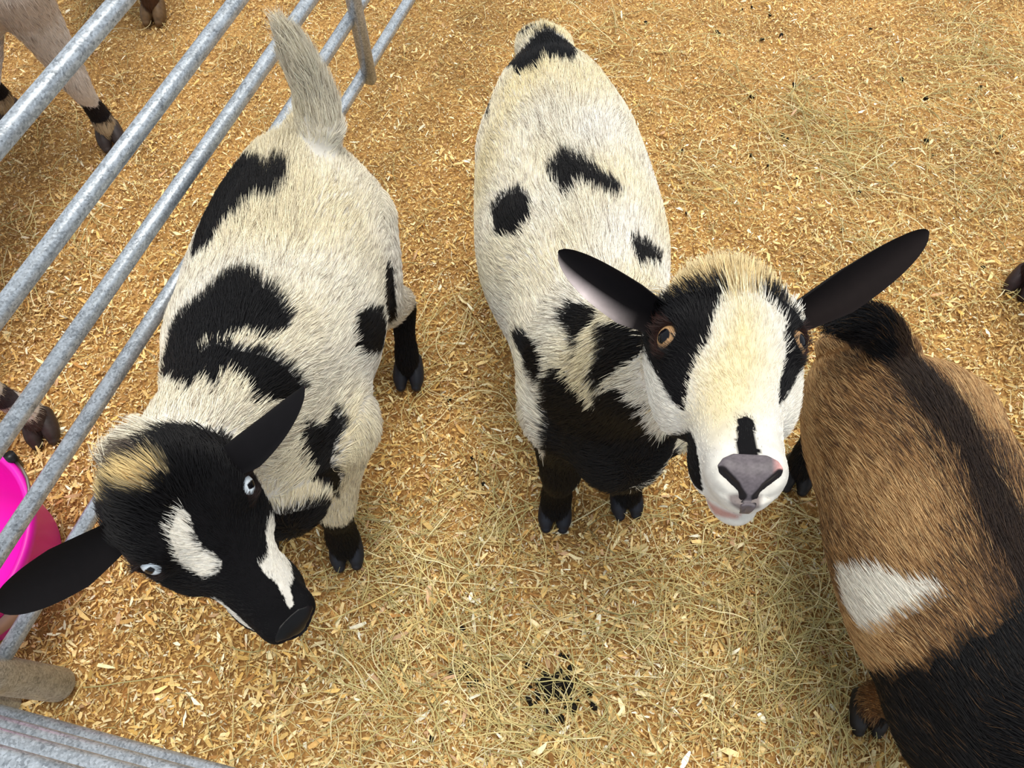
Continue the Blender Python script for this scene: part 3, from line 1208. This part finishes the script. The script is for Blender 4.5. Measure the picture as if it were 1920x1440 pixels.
# head: black all over, then the white marks
loc, hd = in_head(g)
d_h = g.hl(g.v.astype(np.float32))
g.col[hd & (d_h < .022) & (loc[:, 1] > -.075)] = BLACK
for lp in [
    [(415, 318), (450, 300), (482, 310), (490, 335), (512, 318), (537, 330), (533, 370), (505, 405), (478, 398), (452, 420), (420, 436), (392, 470), (358, 492), (366, 440), (386, 380)],
    [(333, 604), (360, 575), (395, 552), (433, 521), (480, 530), (525, 560), (540, 604), (528, 626), (490, 642), (450, 630), (425, 645), (395, 642), (365, 668), (316, 680), (320, 630)],
    [(305, 700), (318, 655), (350, 632), (378, 662), (400, 640), (430, 655), (470, 660), (520, 680), (552, 708), (570, 735), (520, 755), (468, 758), (450, 722), (415, 702), (395, 745), (368, 712), (345, 745), (312, 722)],
    [(690, 582), (712, 588), (722, 630), (716, 668), (692, 680), (668, 658), (660, 620), (668, 592)],
    [(722, 495), (736, 515), (738, 600), (720, 600), (716, 540)],
    [(621, 762), (642, 800), (625, 833), (617, 867), (637, 892), (637, 925), (604, 933), (579, 892), (546, 825), (558, 804), (604, 804)],
    [(500, 955), (525, 967), (600, 948), (608, 983), (585, 1025), (545, 1040), (510, 1000)],
]:
    g.paint(lp, BLACK, wobble=.003)
dark_legs(g, .155, BLACK)
g.paint([(498, 950), (525, 967), (598, 948), (606, 972), (588, 1030), (545, 1048), (500, 1012)], BLACK, facing=-.7, reach=.12)
for lp in [[(334, 953), (348, 959), (364, 1000), (384, 1023), (416, 1055), (406, 1074), (387, 1084), (368, 1071), (339, 1052), (326, 1023), (313, 1004), (323, 978)],
           [(508, 972), (515, 991), (537, 1020), (547, 1052), (548, 1087), (542, 1103), (550, 1128), (547, 1139), (534, 1128), (527, 1109), (511, 1087), (486, 1061), (502, 1042), (499, 1010)]]:
    g.paint(lp, WHITE, wobble=.002, head=True)
g.paint([(406, 1119), (425, 1136), (448, 1155), (477, 1190), (466, 1199), (438, 1172), (410, 1141)], WHITE, facing=-.6, head=True)
for px, py in ((468, 912), (275, 1067)):
    c = g.surf(px, py, True)[0]
    d = np.linalg.norm(g.v - c, axis=1)
    g.col[(d < .021) & g.on_head] = lin((38, 24, 22))
g.paint([(205, 885), (232, 848), (262, 822), (285, 828), (275, 850), (235, 880)], lin((96, 84, 74)))
g.paint([(179, 905), (224, 885), (265, 869), (301, 866), (310, 876), (288, 908), (265, 921), (217, 914), (208, 946), (189, 962)], lin((246, 222, 172)), feather=.012)
g.col[hd & (loc[:, 1] > .130) & (d_h < .01) & (np.abs(loc[:, 0]) < .02) & (loc[:, 2] > -.045)] = lin((30, 24, 30))
g.ridge, g.tint, g.poll = .9, .6, 1.3
g.finish(int(210000 * HAIR), seed=1, hair_w=.85)
for sx in (1, -1):
    eye(fr1, sx, lin((232, 242, 250)), g.root, 1.05)
e1 = fr1.w(.040, -.036, .004)
ear(e1, atd(2, 1136, .775), fr1.z * .5 - fr1.y * .2 + V(.2, -.6, .2), .029, g.root, BLACK, lin((15, 12, 14)), bend=.03, cup=.7)
e2 = fr1.w(-.040, -.036, .004)
nose(fr1, 1.05, lin((5, 4, 5)), lin((16, 9, 11)), g.root)
ear(e2, atd(578, 732, .725), V(.6, -.3, -.8), .031, g.root, BLACK, lin((110, 84, 88)), bend=-.04, cup=.9, pale=(lin((220, 205, 205)), .2, .3, 1))
for p, f_ in [(foot_f, (.15, -1)), ((-.43, .34), (0, -1)), (foot_h, (0, -1)), ((-.45, .74), (0, -1))]:
    hoof((p[0], p[1], 0), f_, lin((24, 27, 36)), g.root, 1.12)

# ------------------------------------------------------------------ the spotted goat looking up
fr2 = Frame((.2025, .346, .689), (-.9948, .0799, -.0628), (-.0986, -.9089, .4053))
fa, fb = at(1040, 962), at(1172, 938)
g = Goat('cream and white goat with black patches looking up into the camera with amber eyes', (.1, .7), [
    (.060, 1.085, .370, .050, .060, .08), (.064, 1.03, .355, .092, .100, .12), (.074, .93, .335, .130, .133, .14), (.087, .81, .32, .147, .150, .155), (.098, .70, .315, .148, .157, .15),
    (.114, .59, .325, .122, .155, .135), (.130, .50, .335, .102, .148, .115), (.142, .435, .335, .090, .125, .104), (.147, .385, .335, .062, .085, .066)],
    [(.125, .50, .37, .10, .10, .10), (.140, .45, .445, .086, .085, .095), (.160, .42, .525, .074, .07, .08), (.184, .40, .595, .060, .056, .062), np.r_[fr2.w(0, -.04, -.03), .046, .038, .046]],
    [front_leg(fa, (-.05, -1), (.082, .45, .31), 1.12), front_leg(fb, (.1, -1), (.205, .45, .31), 1.12), hind_leg((0.0, .88), (0, -1), (.032, .92, .32), .88), hind_leg((.16, .90), (0, -1), (.122, .92, .32), .88)],
    [(.055, 1.06, .40, .025, .025, .025), (.040, 1.10, .395, .02, .02, .02), (.028, 1.125, .37, .018, .018, .018), (.026, 1.135, .32, .012, .012, .012)],
    fr2, 1.13, VOX)
loc, hd = in_head(g)
d_h = g.hl(g.v.astype(np.float32))
for lp in [
    [(940, 139), (972, 104), (999, 73), (1020, 59), (1044, 64), (1090, 92), (1076, 128), (1044, 122), (1024, 115), (1010, 137), (972, 141)],
    [(970, 76), (996, 52), (1013, 54), (982, 73)],
    [(912, 180), (921, 182), (917, 222), (908, 226)],
    [(1024, 337), (1058, 295), (1093, 306), (1128, 333), (1156, 344), (1169, 365), (1152, 378), (1114, 372), (1090, 355), (1065, 385), (1044, 358)],
    [(923, 396), (947, 368), (975, 361), (1003, 385), (996, 417), (968, 455), (926, 444)],
    [(1180, 455), (1190, 451), (1242, 486), (1235, 503), (1200, 503)],
    [(1057, 593), (1075, 566), (1115, 579), (1128, 593), (1097, 624), (1088, 664), (1075, 633)],
    [(1133, 597), (1205, 602), (1209, 651), (1178, 687), (1142, 705), (1124, 731), (1110, 691), (1133, 651)],
    [(1022, 713), (1052, 687), (1101, 740), (1115, 767), (1124, 731), (1169, 722), (1209, 754), (1240, 817), (1272, 866), (1283, 884), (1213, 915), (1124, 925), (1034, 895), (1023, 839), (1030, 781)],
    [(960, 624), (1016, 637), (1025, 669), (1025, 713), (1007, 713), (985, 678)],
]:
    g.paint(lp, BLACK, reach=.12, wobble=.003)
g.col[((g.v[:, 2] < .31) & (g.v[:, 1] < .475)) | ((g.v[:, 2] < .34) & (g.v[:, 1] < .38))] = BLACK
dark_legs(g, .2, BLACK)
g.paint([(1012, 740), (1022, 730), (1027, 800), (1024, 850), (1016, 860), (1012, 800)], WHITE)
g.paint([(1340, 520), (1390, 545), (1425, 590), (1440, 680), (1420, 760), (1385, 800), (1340, 820), (1300, 780), (1310, 700), (1345, 640), (1370, 580)], lin((250, 234, 192)), head=True, feather=.03)
for lp in [[(1234, 533), (1277, 518), (1308, 512), (1336, 522), (1363, 533), (1367, 553), (1347, 576), (1336, 603), (1332, 634), (1312, 669), (1297, 697), (1289, 736), (1285, 774), (1266, 759), (1238, 712), (1219, 681), (1209, 658), (1205, 623), (1215, 576), (1225, 549)],
           [(1402, 522), (1444, 518), (1491, 524), (1514, 564), (1530, 607), (1532, 634), (1509, 693), (1480, 739), (1462, 763), (1458, 736), (1468, 689), (1476, 658), (1468, 627), (1476, 603), (1452, 576), (1421, 549)],
           [(1382, 786), (1398, 780), (1415, 790), (1417, 821), (1425, 848), (1409, 868), (1386, 860), (1380, 837), (1382, 810)],
           [(1264, 821), (1293, 809), (1304, 829), (1312, 868), (1320, 922), (1304, 915), (1289, 880), (1273, 845)]]:
    g.paint(lp, BLACK, reach=.06, facing=-.5, head=True)
for px, py in ((1237, 633), (1508, 648)):
    c = g.surf(px, py, True)[0]
    d = np.linalg.norm(g.v - c, axis=1)
    g.col[(d < .021) & g.on_head] = lin((52, 31, 26))
g.paint([(1362, 928), (1390, 925), (1405, 928), (1428, 928), (1425, 952), (1395, 958), (1370, 945)], lin((150, 138, 134)), facing=-.8, head=True, feather=.003)
g.paint([(1316, 936), (1345, 950), (1385, 965), (1402, 962), (1382, 973), (1340, 964)], lin((222, 170, 156)), facing=-.9, head=True, feather=.003)
loc, hd = in_head(g)
g.col[hd & (loc[:, 1] < -.026 + .006 * noise3(g.v, 60, 3)) & (np.abs(loc[:, 0]) < .047)] = lin((246, 226, 182))
g.ridge, g.poll = .4, 1.5
g.finish(int(220000 * HAIR), seed=2, hair_w=.85)
for sx in (1, -1):
    eye(fr2, sx, lin((186, 146, 104)), g.root, 1.13, .40)
nose(fr2, 1.13, lin((98, 90, 94)), lin((206, 152, 146)), g.root)
ear(fr2.w(.044, -.036, .002), atd(1046, 472, .745), V(-.1, -.8, .45), .028, g.root, BLACK, lin((16, 12, 14)), bend=-.02, cup=1.0, pale=(lin((214, 200, 200)), .42, .68, -1))
ear(fr2.w(-.044, -.036, .002), atd(1735, 434, .775), V(.1, -.6, .55), .027, g.root, BLACK, lin((22, 15, 15)), bend=.02, cup=.9)
for p, f_ in [(fa, (-.05, -1)), (fb, (.1, -1)), ((0, .88), (0, -1)), ((.16, .90), (0, -1))]:
    hoof((p[0], p[1], 0), f_, lin((24, 27, 38)), g.root, 1.12)

# ------------------------------------------------------------------ the brown goat
BROWN = lin((148, 108, 68))
f3a, f3b = at(1622, 1335), at(1490, 892)
g = Goat('brown goat with a white belly band, black shoulder and short black tail', (.58, .25), [
    (.500, .535, .325, .045, .055, .07), (.512, .48, .308, .085, .112, .12), (.545, .41, .297, .114, .133, .14), (.565, .35, .290, .130, .140, .145), (.582, .27, .287, .146, .143, .15),
    (.597, .17, .290, .150, .145, .145), (.607, .07, .300, .130, .150, .13), (.612, -.02, .310, .105, .145, .12), (.615, -.09, .310, .065, .090, .09)],
    [(.612, .02, .36, .10, .09, .10), (.64, -.04, .44, .08, .075, .09), (.69, -.07, .53, .062, .06, .07), (.74, -.085, .60, .052, .05, .055)],
    [front_leg(f3a, (-.1, -1), (.548, .045, .285), 1.15), front_leg((.66, .05), (0, -1), (.69, .05, .29)), hind_leg(f3b, (-.25, -1), (.535, .43, .30)), hind_leg((.62, .43), (0, -1), (.60, .43, .30))],
    [(.525, .49, .395, .030, .03, .03), (.490, .515, .425, .025, .025, .025), (.455, .515, .445, .022, .022, .022), (.432, .51, .452, .012, .012, .012)],
    Frame(V(.81, -.095, .63), (.1, 1, 0), (.95, -.1, -.3)), 1.05, VOX)
g.col[:] = BROWN
sd = np.interp(g.v[:, 1], [-.1, .17, .27, .35, .41, .48, .53], [.61, .597, .582, .565, .545, .512, .50])
top = g.n[:, 2] > .5
off = np.abs(g.v[:, 0] - sd)
g.col[(off < .022 + .008 * noise3(g.v, 30, 2)) & (g.v[:, 2] > .34)] = lin((44, 30, 24))
front = g.v[:, 1] < .165 - .085 * np.clip((.60 - g.v[:, 0]) / .14, 0, 1) + .012 * noise3(g.v, 30, 7)
g.col[front] = BLACK
g.paint([(1575, 1080), (1650, 1071), (1712, 1096), (1787, 1112), (1737, 1140), (1694, 1165), (1669, 1184), (1631, 1196), (1590, 1150)], WHITE, reach=.12, facing=-.5, wobble=.003)
g.paint([(1631, 1198), (1669, 1186), (1690, 1190), (1680, 1250), (1660, 1260)], lin((128, 78, 44)), facing=-.5)
for l in g.legs[2:3]:
    m = (l(g.v.astype(np.float32)) < .012) & (g.v[:, 2] < .22)
    g.col[m] = BLACK
m = (g.legs[0](g.v.astype(np.float32)) < .012) & (g.v[:, 2] < .13)
g.col[m] = lin((120, 80, 48))
m &= (g.v[:, 2] < .035) | (np.abs(g.v[:, 0] - f3a[0] - .01) < .010)
g.col[m] = BLACK
m = g.tail(g.v.astype(np.float32)) < .004
g.col[m & (g.v[:, 0] < .51)] = BLACK


def agouti(root, col, r):
    n = len(root)
    lum = col.mean(1)
    brown = (lum > .015) & (lum < .45)
    pal = np.array([lin(c) for c in [(224, 186, 132), (194, 150, 98), (154, 114, 74), (94, 68, 48), (46, 34, 28)]])
    mott = np.clip(.5 + 1.0 * noise3(root, 45, 71), 0, 1)
    k = np.clip((r.random(n) * .75 + mott * .35 - .24) * 5, 0, 4).astype(int)
    # darker towards the spine and the shoulder
    sp_ = np.interp(root[:, 1], [-.1, .17, .27, .35, .41, .48, .53], [.61, .597, .582, .565, .545, .512, .50])
    dk = .75 * np.exp(-((root[:, 0] - sp_) / .05) ** 2) * (root[:, 2] > .33) + np.clip((.26 - root[:, 1]) / .14, 0, 1) * np.clip((root[:, 0] - .46) / .1, 0, 1)
    k = np.clip(k + (r.random(n) < dk) * 2 + (r.random(n) < dk * .6), 0, 4)
    pick = pal[k]
    dark = (lum < .05)[:, None]
    mix = np.where(dark, col * .8 + pick * .08, pick)
    out = np.where(brown[:, None], mix, col)
    # a few tan tips in the black shoulder
    spk = (~brown) & (lum <= .015) & (r.random(n) < .05)
    out[spk] = lin((96, 70, 44))
    return out


g.ridge = .5
g.tail_len, g.mess, g.clump = .035, .35, .2
g.finish(int(230000 * HAIR), seed=3, hair_w=.7, agouti=agouti)
fr3 = g.fr
for sx in (1, -1):
    if sx == 1:
        nose(fr3, 1.05, lin((40, 34, 36)), lin((40, 34, 36)), g.root)
    eye(fr3, sx, lin((196, 132, 70)), g.root, 1.05)
    ear(fr3.w(sx * .047, -.05, .004), fr3.w(sx * .155, -.075, .02), V(sx * .2, -.9, .2), .03, g.root, BLACK, lin((34, 24, 24)), cup=.8)
for p, f_ in [(f3a, (-.1, -1)), ((.66, .05), (0, -1)), (f3b, (-.25, -1)), ((.62, .43), (0, -1))]:
    hoof((p[0], p[1], 0), f_, lin((26, 24, 26)), g.root, 1.12)


# ------------------------------------------------------------------ goats of which the photo shows only legs
def plain_goat(label, x, y0, y1, feet, col, hair, seed, fwd=(0, -1), horn=(40, 34, 32), paint=None, straight=False, cullbox=None):
    """a standing goat between y0 (chest) and y1 (rump); feet: two front, two hind"""
    s = lambda t: y0 + (y1 - y0) * t
    body = [(x, s(1.0), .36, .05, .06, .08), (x, s(.92), .35, .10, .10, .12), (x, s(.76), .33, .135, .13, .14), (x, s(.55), .32, .15, .145, .15), (x, s(.33), .325, .14, .15, .145),
            (x, s(.16), .33, .115, .145, .135), (x, s(.05), .33, .085, .11, .11), (x, s(0), .32, .055, .07, .08)]
    d = 1 if y1 > y0 else -1
    f = V(0, -d, 0)
    neck = [(x, s(.2), .37, .10, .09, .10), (x, s(.08), .44, .08, .075, .09), (x, s(-.05), .53, .062, .06, .07), (x, s(-.13), .61, .052, .05, .055)]
    hf = Frame(V(x, s(-.23), .645), (d, 0, 0), (0, -.93 * d, -.35))
    fw = (0, -d)
    legs = [front_leg(feet[0], fwd, (x + (.085 if feet[0][0] > x else -.085), s(.13), .31)), front_leg(feet[1], fwd, (x + (.085 if feet[1][0] > x else -.085), s(.13), .31)),
            hind_leg(feet[2], fwd, (x + (.085 if feet[2][0] > x else -.085), s(.8), .31)), hind_leg(feet[3], fwd, (x + (.085 if feet[3][0] > x else -.085), s(.8), .31))]
    if straight:
        legs[2:] = [front_leg(p, fwd, (p[0] + (.03 if p[0] < x else -.03), s(.86), .36), 1.0) for p in feet[2:]]
    tail = [(x, s(.95), .42, .028, .028, .028), (x, s(1.03), .42, .022, .022, .022), (x, s(1.07), .37, .014, .014, .014)]
    g = Goat(label, (x, (y0 + y1) / 2), body, neck, legs, tail, hf, 1.05, .004)
    g.col[:] = col
    if paint:
        paint(g)
    g.finish(hair, seed=seed, cull=cullbox)
    nose(hf, 1.05, lin((60, 50, 50)), lin((60, 50, 50)), g.root)
    for sx in (1, -1):
        eye(hf, sx, lin((196, 132, 70)), g.root, 1.05)
        ear(hf.w(sx * .047, -.05, .004), hf.w(sx * .155, -.075, .02), V(sx * .2, -.9 * d, .2), .03, g.root, col * .6, col * .5, cup=.8)
    for p in feet:
        hoof((p[0], p[1], 0), fwd, lin(horn), g.root, 1.15)
    return g


A, B, C_ = at(212, 262), at(26, 222), at(84, 806)


def paint4(g):
    z = g.v[:, 2]
    n = noise3(g.v, 60, 12)
    g.col[(z < .30)] = lin((236, 226, 218))
    g.col[(z < .10 + .008 * n) & (z > .055 + .006 * n) & (g.v[:, 1] > .9)] = lin((30, 26, 30))
    g.col[z < .055] = lin((196, 172, 140))
    g.col[(z < .13) & (z > .10 + .01 * n) & (g.v[:, 1] < .9)] = lin((70, 62, 66))
    g.col[(z < .055) & (g.v[:, 1] < .9)] = lin((84, 70, 66))
    g.col[z < .026] = lin((40, 34, 34))


plain_goat('pale fawn goat beyond the fence showing only its banded legs and dark hooves', -1.10, .50, 1.42, [C_, (-1.17, .50), A, B], lin((222, 206, 192)), 60000, 5, fwd=(.35, -.94), paint=paint4, straight=True,
           horn=(52, 42, 40), cullbox=lambda c: (c[:, 2] < .45) * 1.0)
C5 = at(292, 30)
plain_goat('brown goat beyond the fence with a single brown hoof showing past the top rail', C5[0] - .09, C5[1] + .02, C5[1] + .72, [C5, (C5[0] - .18, C5[1] + .16), (C5[0], C5[1] + .62), (C5[0] - .18, C5[1] + .6)],
           lin((86, 56, 34)), 20000, 6, fwd=(0, -1), horn=(104, 78, 48), paint=lambda g: None, cullbox=lambda c: (c[:, 2] < .2) * 1.0)
C6 = at(1912, 535)
plain_goat('dark brown goat at the edge of the pen with one dark hoof in the hay', C6[0] + .16, C6[1] - .50, C6[1] + .12, [(C6[0] + .08, C6[1] - .40), (C6[0] + .26, C6[1] - .40), C6, (C6[0] + .26, C6[1] + .02)],
           lin((44, 26, 24)), 12000, 7, fwd=(-.6, -.8), horn=(44, 26, 26), cullbox=lambda c: (c[:, 2] < .2) * 1.0)
